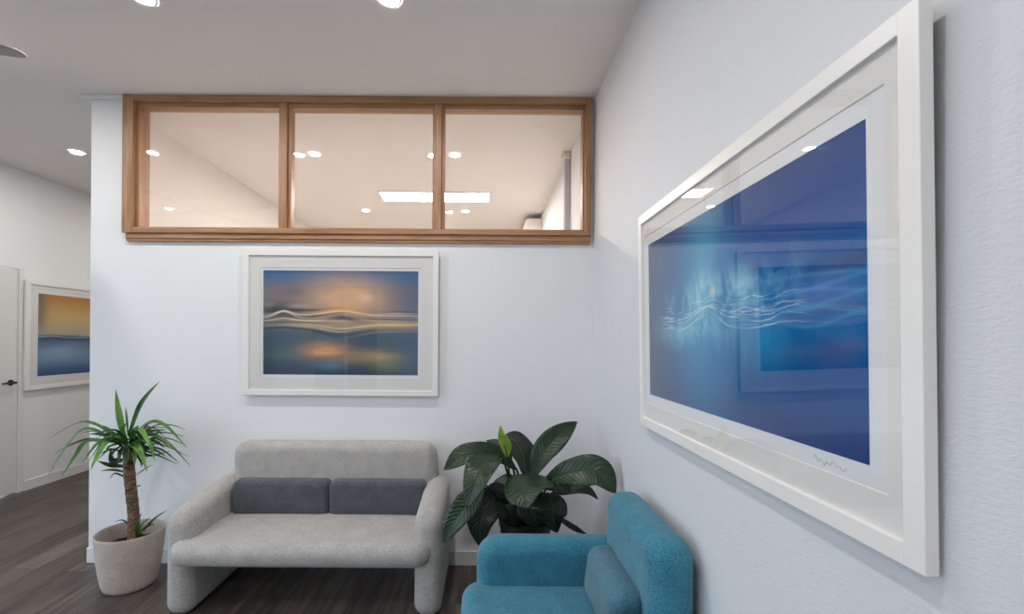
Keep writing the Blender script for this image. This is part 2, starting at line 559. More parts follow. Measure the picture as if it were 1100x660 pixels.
def lathe(bm, prof, seg=48, center=(0, 0), tilt=None):
    rings = []
    for r, z in prof:
        if r < 1e-6:
            rings.append([bm.verts.new((center[0], center[1], z))])
        else:
            rings.append([bm.verts.new((center[0] + r * math.cos(2 * PI * i / seg), center[1] + r * math.sin(2 * PI * i / seg), z)) for i in range(seg)])
    for a, b in zip(rings, rings[1:]):
        for i in range(seg):
            j = (i + 1) % seg
            if len(a) == 1 and len(b) == 1:
                continue
            if len(a) == 1:
                bm.faces.new([a[0], b[i], b[j]])
            elif len(b) == 1:
                bm.faces.new([a[i], b[0], a[j]])
            else:
                bm.faces.new([a[i], b[i], b[j], a[j]])


def tube(bm, pts, radii, seg=10, cap=True):
    n = len(pts)
    pts = [Vector(p) for p in pts]
    if not isinstance(radii, (list, tuple)):
        radii = [radii] * n
    rings = []
    up = Vector((0.13, 0.31, 0.94)).normalized()
    for i in range(n):
        t = (pts[min(i + 1, n - 1)] - pts[max(i - 1, 0)]).normalized()
        a = t.cross(up)
        if a.length < 1e-3:
            a = t.cross(Vector((1, 0, 0)))
        a.normalize()
        b = t.cross(a)
        rings.append([bm.verts.new(pts[i] + (a * math.cos(2 * PI * k / seg) + b * math.sin(2 * PI * k / seg)) * radii[i]) for k in range(seg)])
    for r0, r1 in zip(rings, rings[1:]):
        for k in range(seg):
            bm.faces.new([r0[k], r0[(k + 1) % seg], r1[(k + 1) % seg], r1[k]])
    if cap:
        bm.faces.new(rings[0])
        bm.faces.new(rings[-1][::-1])


def slab(bm, corners, t0, t1, er, axes, arc=7, es=7, puff=0.0):
    """rounded slab: convex profile of (a, b, R) corners in the plane axes[0], axes[1],
    running from t0 to t1 along axes[2], its rims rounded by er (er < every R); puff swells the flat faces"""
    n = len(corners)
    area = sum(corners[i][0] * corners[(i + 1) % n][1] - corners[(i + 1) % n][0] * corners[i][1] for i in range(n))
    if area < 0:
        corners = corners[::-1]
    base = []
    for i in range(n):
        p = Vector(corners[i][:2])
        a = Vector(corners[i - 1][:2])
        c = Vector(corners[(i + 1) % n][:2])
        R = corners[i][2]
        d0 = (p - a).normalized()
        d1 = (c - p).normalized()
        n0 = Vector((d0.y, -d0.x))
        n1 = Vector((d1.y, -d1.x))
        bis = (n0 + n1).normalized()
        cen = p - bis * (R / max(0.2, bis.dot(n0)))
        a0 = math.atan2(n0.y, n0.x)
        a1 = math.atan2(n1.y, n1.x)
        while a1 < a0:
            a1 += 2 * PI
        for k in range(arc + 1):
            th = a0 + (a1 - a0) * k / arc
            base.append((cen, R, Vector((math.cos(th), math.sin(th)))))
    layers = []
    for k in range(es + 1):
        th = (PI / 2) * k / es
        layers.append((t0 + er * (1 - math.sin(th)), er * (1 - math.cos(th))))
    layers = layers[::-1]
    layers = [(t0 + er * (1 - math.cos(PI / 2 * k / es)), er * (1 - math.sin(PI / 2 * k / es))) for k in range(es + 1)]
    layers += [(t1 - (t - t0), d) for t, d in reversed(layers)]
    rings = []
    for t, d in layers:
        ring = []
        for cen, R, dr in base:
            q = cen + dr * (R - d)
            co = [0, 0, 0]
            co[axes[0]], co[axes[1]], co[axes[2]] = q.x, q.y, t
            ring.append(bm.verts.new(co))
        rings.append(ring)
    m = len(base)
    for r0, r1 in zip(rings, rings[1:]):
        for i in range(m):
            j = (i + 1) % m
            bm.faces.new([r0[i], r0[j], r1[j], r1[i]])
    # caps: shrink towards the middle with a light swell
    for ring, tt, sgn in ((rings[0], t0, -1), (rings[-1], t1, 1)):
        c = Vector((0, 0, 0))
        for v in ring:
            c += v.co
        c /= m
        prev = ring
        for f in (0.85, 0.6, 0.3):
            new = []
            for v in ring:
                co = c.lerp(v.co, f)
                co[axes[2]] = tt + sgn * puff * (1 - f * f)
                new.append(bm.verts.new(co))
            for i in range(m):
                j = (i + 1) % m
                bm.faces.new([prev[i], prev[j], new[j], new[i]])
            prev = new
        c[axes[2]] = tt + sgn * puff
        cv = bm.verts.new(c)
        for i in range(m):
            bm.faces.new([prev[i], prev[(i + 1) % m], cv])


def rect(a0, a1, b0, b1, R):
    return [(a0, b0, R), (a1, b0, R), (a1, b1, R), (a0, b1, R)]


def empty(name, loc=(0, 0, 0), rz=0.0):
    o = bpy.data.objects.new(name, None)
    o.empty_display_size = 0.1
    COL.objects.link(o)
    o.location = loc
    o.rotation_euler = (0, 0, rz)
    return o


def tag(o, label, cat, group=None, kind=None):
    o['label'] = label
    o['category'] = cat
    if group:
        o['group'] = group
    if kind:
        o['kind'] = kind
    return o


def struct(o):
    o['kind'] = 'structure'
    return o


def copy_tree(o, parent=None):
    c = o.copy()
    COL.objects.link(c)
    if parent is not None:
        c.parent = parent
    for ch in list(o.children):
        copy_tree(ch, c)
    return c


# ------------------------------------------------------------------ room shell
YB = -3.2           # wall behind the camera
YF = 8.0            # far end
TW = 0.12           # partition thickness
struct(boxes('floor', [(XL - 0.12, XR + 0.12, YB - 0.12, YF + 0.12, -0.1, 0.0)], FLOOR))
struct(boxes('ceiling', [(XL - 0.12, XR + 0.12, YB - 0.12, YF + 0.12, H, H + 0.1)], CEIL))
struct(boxes('wall_right', [(XR, XR + 0.12, YB, YF, 0, H)], WALL_R))
DY1 = 4.285          # hallway door: right jamb
DW = 0.86
WY = [-2.8, -1.0, 0.8, 2.6]   # unseen glazing added in the left wall for daylight
struct(boxes('wall_left', [(XL - 0.12, XL, YB, WY[0], 0, H), (XL - 0.12, XL, WY[-1], DY1 - DW, 0, H),
                           (XL - 0.12, XL, WY[0], WY[-1], 0, 0.08), (XL - 0.12, XL, WY[0], WY[-1], 2.45, H), (XL - 0.12, XL, DY1, YF, 0, H),
                           (XL - 0.12, XL, DY1 - DW, DY1, 2.09, H)], WALL))
struct(boxes('wall_far', [(XL - 0.12, XR + 0.12, YF, YF + 0.12, 0, H)], WALL))

WX0, WX1 = P(135.5, 180, D).x, P(634.5, 180, D).x   # clerestory frame, outer
WZ0 = P(360, 251.3, D - 0.035).z
struct(boxes('wall_back', [(XE, WX0, D, D + TW, 0, H), (WX0, XR, D, D + TW, 0, WZ0 - 0.02),
                           (WX1, XR, D, D + TW, WZ0 - 0.02, H)], WALL))
# office behind the partition
struct(boxes('floor_office_bounce', [(XE + TW, XR, D + TW, 7.0, 0.0, 0.012)], BOUNCE_FLOOR))  # pale floor added out of sight to brighten the office ceiling by bounce
struct(boxes('wall_office_side', [(XE, XE + TW, D + TW, 7.0, 0, H)], WALL_WARM))
struct(boxes('wall_office_end', [(XE, XR, 7.0, 7.12, 0, H)], WALL_WARM))

# shadow-line cornice strip above the free end of the partition
struct(boxes('trim_1', [(P(85, 105, D - 0.03).x, WX0 - 0.004, D - 0.03, D - 0.002, H - 0.020, H - 0.001)], WHITE, bev=0.002))

# skirting boards
struct(boxes('baseboard_back', [(XE - 0.013, XR - 0.013, D - 0.013, D - 0.0005, 0.0, 0.092),
                                (XE - 0.013, XE - 0.0005, D - 0.013, D + TW, 0.0, 0.092)], WHITE, bev=0.002))
struct(boxes('baseboard_right', [(XR - 0.013, XR - 0.0005, YB + 0.02, D - 0.014, 0.0, 0.092)], WHITE, bev=0.002))
struct(boxes('baseboard_left', [(XL + 0.0005, XL + 0.013, DY1 + 0.002, YF - 0.01, 0.0, 0.092),
                                (XL + 0.0005, XL + 0.013, YB + 0.02, DY1 - DW - 0.002, 0.0, 0.092)], WHITE, bev=0.002))

# wall behind the camera, with glazed shopfront windows
GX = [-3.4, -2.75, -2.1]
gaps = []
wl = [(XL - 0.12, GX[0], YB - 0.12, YB, 0, H), (GX[2], XR + 0.12, YB - 0.12, YB, 0, H),
      (GX[0], GX[2], YB - 0.12, YB, 2.45, H), (GX[0], GX[2], YB - 0.12, YB, 0, 0.08)]
struct(boxes('wall_front', wl, WALL))
fr = []
for gx in GX:
    fr.append((gx - 0.03, gx + 0.03, YB - 0.09, YB - 0.03, 0.08, 2.45))
fr += [(GX[0], GX[2], YB - 0.09, YB - 0.03, 2.39, 2.45), (GX[0], GX[2], YB - 0.09, YB - 0.03, 0.08, 0.16),
       (GX[0], GX[2], YB - 0.09, YB - 0.03, 1.02, 1.08)]
win2 = struct(empty('window_2', (0, 0, 0)))
boxes('window_frame', fr, WHITE, win2)
for a, b_ in ((GX[0], GX[1]), (GX[1], GX[2])):
    boxes('pane', [(a + 0.03, b_ - 0.03, YB - 0.064, YB - 0.058, 0.16, 1.02), (a + 0.03, b_ - 0.03, YB - 0.064, YB - 0.058, 1.08, 2.39)], GLASS, win2)
added_win3 = struct(empty('added_window_3', (0, 0, 0)))  # added out of view to let cool daylight into the lounge
fr = [(XL - 0.09, XL - 0.03, y - 0.03, y + 0.03, 0.08, 2.45) for y in WY]
fr += [(XL - 0.09, XL - 0.03, WY[0], WY[-1], 2.39, 2.45), (XL - 0.09, XL - 0.03, WY[0], WY[-1], 0.08, 0.16)]
boxes('window_frame', fr, WHITE, added_win3)
for a, b_ in zip(WY, WY[1:]):
    boxes('pane', [(XL - 0.064, XL - 0.058, a + 0.03, b_ - 0.03, 0.16, 2.39)], GLASS, added_win3)
struct(boxes('ground', [(-30, 30, -40, YB - 0.13, -0.2, -0.1), (-30, XL - 0.13, YB - 0.13, 30, -0.2, -0.1)], CONCRETE))
struct(boxes('wall_glare_blocker', [(-7.0, 2.0, YB - 2.6, YB - 2.4, -0.1, 4.2)], CONCRETE))  # unseen wall added to cut sky glare reflected in the picture glass
# lets the sampler find the daylight that enters through that glazing
pl = bpy.data.lights.new('window_portal', 'AREA')
pl.shape = 'RECTANGLE'
pl.size, pl.size_y = GX[2] - GX[0], 2.3
pl.cycles.is_portal = True
po = bpy.data.objects.new('window_portal', pl)
po.location = ((GX[0] + GX[2]) / 2, YB - 0.14, 1.27)
po.rotation_euler = (PI / 2, 0, 0)
COL.objects.link(po)
pl = bpy.data.lights.new('window_portal', 'AREA')
pl.shape = 'RECTANGLE'
pl.size, pl.size_y = 2.3, WY[-1] - WY[0]
pl.cycles.is_portal = True
po = bpy.data.objects.new('window_portal', pl)
po.location = (XL - 0.14, (WY[0] + WY[-1]) / 2, 1.27)
po.rotation_euler = (0, -PI / 2, 0)
COL.objects.link(po)

# ------------------------------------------------------------------ clerestory window (oak)
win = struct(empty('window_1', (0, 0, 0)))
yf = D - 0.035       # front face of the outer oak frame
fw = 0.066           # its face width
TOP = H - 0.001
gx = [155.3, 299.8, 313.5, 465.8, 475.6, 624.3]
XG = [P(x, 180, D + 0.012).x for x in gx]
ZG0 = P(360, 245.0, D + 0.012).z
ZG1 = P(360, 121.5, D + 0.012).z
o1 = bmesh.new()
box(o1, WX0, WX0 + fw, yf, D + TW, WZ0, TOP, bev=0.003)
box(o1, WX1 - 0.042, WX1, yf, D + TW, WZ0, TOP, bev=0.003)
finish('frame_jambs', o1, OAK_Z, win)
o1 = bmesh.new()
box(o1, WX0 + fw, WX1 - 0.042, yf, D + TW, TOP - 0.038, TOP, bev=0.003)
finish('frame_head', o1, OAK_X, win)
o1 = bmesh.new()
box(o1, WX0 + fw, WX1 - 0.042, yf, D + TW, WZ0, WZ0 + 0.034, bev=0.003)
finish('frame_bottom_rail', o1, OAK_X, win)
# mullions
for a, b_ in ((XG[1], XG[2]), (XG[3], XG[4])):
    w_ = P(309, 180, yf).x - P(300.5, 180, yf).x
    x0 = P(299.8, 180, yf + 0.012).x if a == XG[1] else P(466, 180, yf + 0.012).x
    o1 = bmesh.new()
    box(o1, x0, x0 + w_, yf + 0.012, D + TW - 0.02, WZ0 + 0.034, TOP - 0.038, bev=0.003)
    finish('mullion', o1, OAK_Z, win)
# glazing beads around each pane
MX = [(WX0 + fw, P(299.8, 180, yf + 0.012).x), (P(299.8, 180, yf + 0.012).x + w_, P(466, 180, yf + 0.012).x), (P(466, 180, yf + 0.012).x + w_, WX1 - 0.042)]
for (a, b_) in MX:
    zb0, zb1 = WZ0 + 0.034, TOP - 0.038
    bd = 0.026
    yb0, yb1 = D - 0.006, D + 0.012
    o1 = bmesh.new()
    sl = min(bd, 0.02)
    box(o1, a, a + sl, yb0, yb1, zb0, zb1, bev=0.002)
    box(o1, b_ - sl * 0.5, b_, yb0, yb1, zb0, zb1, bev=0.002)
    finish('side_bead', o1, OAK_Z, win)
    o1 = bmesh.new()
    box(o1, a + sl, b_ - sl * 0.5, yb0, yb1, zb1 - bd, zb1, bev=0.002)
    box(o1, a + sl, b_ - sl * 0.5, yb0, yb1, zb0, zb0 + 0.010, bev=0.002)
    finish('head_bead', o1, OAK_X, win)
    boxes('pane', [(a + 0.002, b_ - 0.002, D + 0.013, D + 0.019, zb0 + 0.002, zb1 - 0.002)], GLASS, win)
o1 = bmesh.new()
box(o1, WX0 + 0.018, WX1 - 0.002, yf + 0.012, D - 0.0005, WZ0 - 0.052, WZ0, bev=0.004)
box(o1, WX0 + 0.018, WX1 - 0.002, yf + 0.004, D - 0.0005, WZ0 - 0.034, WZ0 - 0.026, bev=0.002)
finish('sill', o1, OAK_X, win)

# ------------------------------------------------------------------ hallway door
dr = struct(empty('door_1', (0, 0, 0)))
d0, d1 = DY1 - DW + 0.05, DY1 - 0.05
o1 = bmesh.new()
box(o1, XL - 0.045, XL - 0.006, d0 + 0.004, d1 - 0.004, 0.012, 2.068, bev=0.002)
finish('door_leaf', o1, DOORW, dr)
o1 = bmesh.new()
box(o1, XL - 0.12, XL + 0.005, DY1 - DW, d0, 0, 2.09, bev=0.002)
box(o1, XL - 0.12, XL + 0.005, d1, DY1, 0, 2.09, bev=0.002)
box(o1, XL - 0.12, XL + 0.001, d0, d1, 2.080, 2.09)
finish('door_frame', o1, WHITE, dr)
o1 = bmesh.new()
hz, hy = 1.03, d1 - 0.065
tube(o1, [(XL - 0.012, hy, hz), (XL - 0.002, hy, hz)], 0.027, 20)
tube(o1, [(XL - 0.004, hy, hz), (XL + 0.04, hy, hz)], 0.010, 12)
tube(o1, [(XL + 0.038, hy + 0.008, hz), (XL + 0.040, hy - 0.05, hz), (XL + 0.038, hy - 0.11, hz - 0.002)], [0.011, 0.010, 0.008], 12)
finish('door_handle', o1, BLACK, dr, True, 40)

# ------------------------------------------------------------------ ceiling lights
def make_downlight(led):
    r = empty('downlight', (0, 0, 0))
    bm = bmesh.new()
    lathe(bm, [(0.040, -0.006), (0.044, -0.006), (0.050, -0.004), (0.053, -0.0005), (0.053, 0.0)], 40)
    finish('trim_ring', bm, WHITE, r, True, 30)
    bm = bmesh.new()
    lathe(bm, [(0.0, -0.0045), (0.040, -0.0045)], 40)
    finish('light_diffuser', bm, led, r)
    return r


front = make_downlight(LED_COOL)
front.location = (P(419, 3.5, 2.08).x, 2.08, H - 0.0005)
tag(front, 'round white recessed ceiling downlight above the loveseat, above the middle window pane', 'downlight', 'downlights in the lounge ceiling')
xa = front.location.x
for (x, y, lb) in ((P(155, -2, 2.08).x, 2.08, 'round white recessed ceiling downlight cut by the top edge, above the left window pane'),
                   (P(82.5, 163, 3.82).x, 3.82, 'round recessed downlight in the hallway ceiling, left of the wooden window'),
                   (-2.78, 2.10, 'round downlight in the lounge ceiling near the ceiling fan'),
                   (-0.43, 0.40, 'round downlight in the lounge ceiling above the viewer'),
                   (-3.78, 0.45, 'round downlight in the lounge ceiling near the left wall'),
                   (-0.5, -1.5, 'added unseen round downlight in the lounge ceiling behind the viewer on the right'),  # row behind the camera, added only to light the room
                   (-1.7, -1.5, 'added unseen round downlight in the lounge ceiling behind the viewer in the middle'),
                   (-2.9, -1.5, 'added unseen round downlight in the lounge ceiling behind the viewer on the left'),
                   (-3.30, 5.5, 'added unseen round downlight at the far end of the hallway ceiling')):  # hidden lamp added to brighten the hallway
    c = copy_tree(front)
    c.location = (x, y, H - 0.0005)
    c['label'] = lb
warm = make_downlight(LED_WARM)
tag(warm, 'warm round downlight behind the middle window pane, upper left of the light panel', 'downlight', 'downlights in the office ceiling')
warm.location = (P(338, 168, 3.82).x, 3.82, H - 0.0005)
for (px, py, Y, lb) in ((488.5, 169, 3.82, 'brightest round downlight seen through the right window pane'),
                        (393, 228, 5.48, 'small distant downlight seen low through the middle window pane'),
                        (500, 229, 5.48, 'small distant downlight seen low through the right window pane')):
    c = copy_tree(warm)
    c.location = (P(px, py, Y).x, Y, H - 0.0005)
    c['label'] = lb

pa = P(405.5, 205.8, 4.74)
pb = P(524, 216.3, 5.05)
lp = empty('light_panel', (-0.53, 4.9, H))
tag(lp, 'long rectangular white LED light panel on the ceiling behind the wooden window', 'light panel')
lp.location = ((-1.115 + 0.045) / 2, 4.92, H)
bm = bmesh.new()
hx, hyy = 0.585, 0.155
box(bm, -hx, hx, -hyy, -hyy + 0.010, -0.014, -0.0005)
box(bm, -hx, hx, hyy - 0.010, hyy, -0.014, -0.0005)
box(bm, -hx, -hx + 0.010, -hyy + 0.010, hyy - 0.010, -0.014, -0.0005)
box(bm, hx - 0.010, hx, -hyy + 0.010, hyy - 0.010, -0.014, -0.0005)
finish('panel_frame', bm, WHITE, lp)
boxes('light_diffuser', [(-hx + 0.010, hx - 0.010, -hyy + 0.010, hyy - 0.010, -0.010, -0.004)], LED_PANEL, lp)

# ------------------------------------------------------------------ office fittings
ac = empty('air_conditioner', (XR, 5.95, H - 0.36))
tag(ac, 'cream split air conditioner high on the office wall, lower right of the window', 'air conditioner')
bm = bmesh.new()
slab(bm, [(-0.001, 0.0, 0.02), (-0.001, 0.30, 0.02), (-0.20, 0.30, 0.05), (-0.24, 0.12, 0.05), (-0.15, 0.0, 0.04)], -0.40, 0.40, 0.012, (0, 2, 1))
finish('casing', bm, PLASTIC, ac, True, 50)
boxes('louvre', [(-0.20, -0.09, -0.36, 0.36, 0.004, 0.014)], GREYPL, ac)
cz = empty('cable_trunking', (XR, 3.77, 0))
tag(cz, 'grey white vertical cable duct on the office wall, seen through the right pane', 'cable duct')
bm = bmesh.new()
box(bm, -0.05, -0.0005, -0.03, 0.03, 0.1, H - 0.01, bev=0.006)
finish('duct_cover', bm, GREYPL, cz)
bm = bmesh.new()
box(bm, -0.065, -0.0005, -0.042, 0.042, H - 0.06, H - 0.002, bev=0.006)
finish('ceiling_collar', bm, PLASTIC, cz)


# ------------------------------------------------------------------ framed pictures
def picture(name, w, h, pr, face, art, loc, rz, lean, label, depth=0.022, back=0.010, matgap=0.04, sign=False):
    """pr = margins of the print (left, right, bottom, top); local frame faces -Y, bottom centre at origin, back at y=0"""
    r = empty(name, loc, rz)
    r.rotation_euler = (lean, 0, rz)
    tag(r, label, 'framed picture')
    x0, x1 = -w / 2, w / 2
    bm = bmesh.new()
    # mitred frame: four boxes with bevel
    for (a, b_, c, d) in ((x0, x0 + face, 0, h), (x1 - face, x1, 0, h)):
        box(bm, a, b_, -depth, 0, c, d, bev=0.0015)
    for (c, d) in ((0, face), (h - face, h)):
        box(bm, x0 + face - 0.001, x1 - face + 0.001, -depth, 0, c, d, bev=0.0015)
    finish('picture_frame', bm, FRAMEW, r)
    boxes('backing_board', [(x0 + 0.012, x1 - 0.012, 0.0, back, 0.012, h - 0.012)], BROWN, r)
    px0, px1, pz0, pz1 = x0 + pr[0], x1 - pr[1], pr[2], h - pr[3]
    m0, m1, m2, m3 = px0 - matgap, px1 + matgap, pz0 - matgap, pz1 + matgap
    # mat board with a bevelled window
    bm = bmesh.new()
    ym, yp = -0.0120, -0.0100
    o = [(x0 + face - 0.001, face - 0.001), (x1 - face + 0.001, face - 0.001), (x1 - face + 0.001, h - face + 0.001), (x0 + face - 0.001, h - face + 0.001)]
    i1 = [(m0, m2), (m1, m2), (m1, m3), (m0, m3)]
    bv = 0.002
    i2 = [(m0 + bv, m2 + bv), (m1 - bv, m2 + bv), (m1 - bv, m3 - bv), (m0 + bv, m3 - bv)]
    vo = [bm.verts.new((a, ym, c)) for a, c in o]
    v1 = [bm.verts.new((a, ym, c)) for a, c in i1]
    v2 = [bm.verts.new((a, yp, c)) for a, c in i2]
    vb = [bm.verts.new((a, yp, c)) for a, c in o]
    for k in range(4):
        j = (k + 1) % 4
        bm.faces.new([vo[k], vo[j], v1[j], v1[k]])
        bm.faces.new([v1[k], v1[j], v2[j], v2[k]])
        bm.faces.new([vo[j], vo[k], vb[k], vb[j]])
        bm.faces.new([vb[k], vb[j], v2[j], v2[k]])
    finish('mat_board', bm, MATW, r)
    boxes('paper_sheet', [(x0 + face, x1 - face, -0.0095, -0.0012, face, h - face)], PAPER, r)
    # the print itself, UV mapped
    bm = bmesh.new()
    uvl = bm.loops.layers.uv.new('UVMap')
    yv = -0.0098
    vs = [bm.verts.new(p) for p in ((px0, yv, pz0), (px1, yv, pz0), (px1, yv, pz1), (px0, yv, pz1))]
    f = bm.faces.new(vs)
    for l, q in zip(f.loops, ((0, 0), (1, 0), (1, 1), (0, 1))):
        l[uvl].uv = q
    me = bpy.data.meshes.new('art_print')
    bm.to_mesh(me)
    bm.free()
    me.materials.append(art)
    po_ = bpy.data.objects.new('art_print', me)
    COL.objects.link(po_)
    po_.parent = r
    if sign:
        cu = bmesh.new()
        sx, sz = px1 - 0.135, pz0 - 0.022
        pts = []
        for k in range(60):
            t = k / 59
            pts.append((sx + t * 0.085, yv - 0.0004, sz + 0.006 * math.sin(t * 34) * (1 - 0.6 * t) + 0.003 * math.sin(t * 11 + 1)))
        tube(cu, pts, 0.00035, 4)
        finish('signature', cu, INK, r)
    boxes('glass', [(x0 + face - 0.001, x1 - face + 0.001, -0.0150, -0.0130, face - 0.001, h - face + 0.001)], GLASS, r)
    return r


s_ = D - 0.030
bx0, bx1 = P(261.8, 350, s_).x, P(470.8, 350, s_).x
bz0, bz1 = P(366, 425.3, s_).z, P(366, 269.5, s_).z
p0, p1 = P(282.5, 350, s_).x, P(449.0, 350, s_).x
q0, q1 = P(366, 403, s_).z, P(366, 291, s_).z
picture('framed_seascape', bx1 - bx0, bz1 - bz0, (p0 - bx0, bx1 - p1, q0 - bz0, bz1 - q1), 0.034, ART_SUN,
        ((bx0 + bx1) / 2, D - 0.012, bz0), 0, 0.010,
        'white framed sunset wave picture hanging above the grey loveseat under the wooden window', matgap=0.018)
picture('framed_seascape', 1.258, 0.880, (0.087, 0.112, 0.138, 0.133), 0.037, ART_BLUE,
        (0.6905, (0.6894 + 1.945) / 2, 1.0935), -PI / 2, 0.019,
        'large white framed blue wave picture on the right wall above the teal armchair', sign=True)
lx = XL + 0.035
la, lb_ = P(28.2, 360, 4.27), None
picture('framed_seascape', 1.30, 1.045, (0.125, 0.12, 0.125, 0.12), 0.040, ART_AMBER,
        (XL + 0.012, 4.265 + 0.65, 0.945), PI / 2, 0.008,
        'white framed amber and blue picture on the hallway wall beside the white door')


# ------------------------------------------------------------------ loveseat and armchair
def seat_furniture(name, W, Dp, loc, rz, fab, cush, label, cat, ncush, seat_in, top=0.812, armz=(0.598, 0.598), bt=0.15, cush_inset=0.0, shift=0.0, cth=0.085):
    """local: faces -Y, centre of the back edge... origin at the base centre; depth Dp from -Dp/2 to Dp/2"""
    r = empty(name, loc, rz)
    tag(r, label, cat)
    y0, y1 = -Dp / 2, Dp / 2
    T = 0.145
    for sx in (-1, 1):
        a = sx * (W / 2)
        b_ = sx * (W / 2 - T)
        bm = bmesh.new()
        slab(bm, [(y0, 0.0, 0.066), (y1 - 0.01, 0.0, 0.066), (y1 - 0.01, armz[1], 0.066), (y0 + 0.0, armz[0], 0.095)],
             min(a, b_), max(a, b_), 0.060, (1, 2, 0), arc=10, es=9)
        side = finish('arm_panel', bm, fab, r, True)
    bm = bmesh.new()
    sw = W / 2 - seat_in
    slab(bm, rect(-sw - shift * 0.5, sw - shift * 0.5, y0 - 0.062, y1 - 0.06, 0.085), 0.276, 0.402, 0.061, (0, 1, 2), arc=10, es=10, puff=0.008)
    finish('seat', bm, fab, r, True)
    bm = bmesh.new()
    bw = W / 2 - 0.088 - shift * 0.3
    slab(bm, [(-bw + shift, 0.24, 0.07), (bw + shift, 0.24, 0.07), (bw + shift, top, 0.085), (-bw + shift, top, 0.085)], y1 - bt, y1, 0.062, (0, 2, 1), arc=10, es=9, puff=0.0)
    finish('backrest', bm, fab, r, True)
    iw = W / 2 - T + 0.004
    g = 0.002
    for k in range(ncush):
        c0 = -iw + shift * 0.8 + cush_inset + (2 * iw - 2 * cush_inset) * k / ncush + g
        c1 = -iw + shift * 0.8 + cush_inset + (2 * iw - 2 * cush_inset) * (k + 1) / ncush - g
        bm = bmesh.new()
        cr = 0.036 if ncush > 1 else 0.06
        ct = 0.600 if ncush > 1 else 0.606
        if ncush == 1:
            yb_ = y1 - bt + 0.02
            slab(bm, [(y1 - bt - cth + 0.006, 0.392, 0.056), (yb_, 0.392, 0.045), (yb_, ct, 0.045), (yb_ - 0.112, ct, 0.055)],
                 c0, c1, 0.042, (1, 2, 0), arc=9, es=8)
        else:
            slab(bm, [(c0, 0.392, cr), (c1, 0.392, cr), (c1, ct, cr), (c0, ct, cr)],
                 y1 - bt - cth, y1 - bt + 0.02, cr - 0.004, (0, 2, 1), arc=8, es=8, puff=0.008)
        cu = finish('lumbar_cushion', bm, cush, r, True)
        if cush is not fab:
            cu['label'] = 'charcoal grey lumbar cushion' if ncush > 1 else 'dusty teal lumbar cushion'
    return r


SXL, SXR = -1.654, -0.213
SY0, SY1 = 2.353, D - 0.015
sofa = seat_furniture('loveseat', SXR - SXL, SY1 - SY0, ((SXL + SXR) / 2, (SY0 + SY1) / 2, 0), 0, GREY_FAB, CHAR_FAB,
                      'light grey fabric loveseat with two charcoal lumbar cushions against the white wall', 'sofa', 2, 0.048, bt=0.135, armz=(0.540, 0.606), shift=0.016)
bm = bmesh.new()
tube(bm, [(-(SXR - SXL) / 2 + 0.146, 0.06, 0.30), (-(SXR - SXL) / 2 + 0.147, 0.065, 0.2), (-(SXR - SXL) / 2 + 0.147, 0.05, 0.14), (-(SXR - SXL) / 2 + 0.147, 0.01, 0.11)], 0.0022, 6)
finish('zip_seam', bm, SEAM, sofa, True)
CY0, CY1 = 1.335, 2.085
chair = seat_furniture('armchair', CY1 - CY0, 0.705, (0.68 - 0.705 / 2, (CY0 + CY1) / 2, 0), -PI / 2, TEAL_FAB, TEAL_DIM,
                       'teal fabric armchair with rounded arms in the right corner below the blue picture', 'armchair', 1, 0.062, bt=0.15, armz=(0.585, 0.585), cush_inset=0.03, cth=0.125)


# ------------------------------------------------------------------ leaves
def bez(pts, t):
    pts = [p.copy() for p in pts]
    while len(pts) > 1:
        pts = [pts[i].lerp(pts[i + 1], t) for i in range(len(pts) - 1)]
    return pts[0]


def curve_pts(pts, n):
    """Catmull-Rom through the given points"""
    P_ = [pts[0] * 2 - pts[1]] + list(pts) + [pts[-1] * 2 - pts[-2]]
    out = []
    segs = len(pts) - 1
    for i in range(n + 1):
        s = i / n * segs
        k = min(int(s), segs - 1)
        t = s - k
        a, b_, c, d = P_[k], P_[k + 1], P_[k + 2], P_[k + 3]
        out.append(0.5 * ((2 * b_) + (c - a) * t + (2 * a - 5 * b_ + 4 * c - d) * t * t + (3 * b_ - a - 3 * c + d) * t ** 3))
    return out


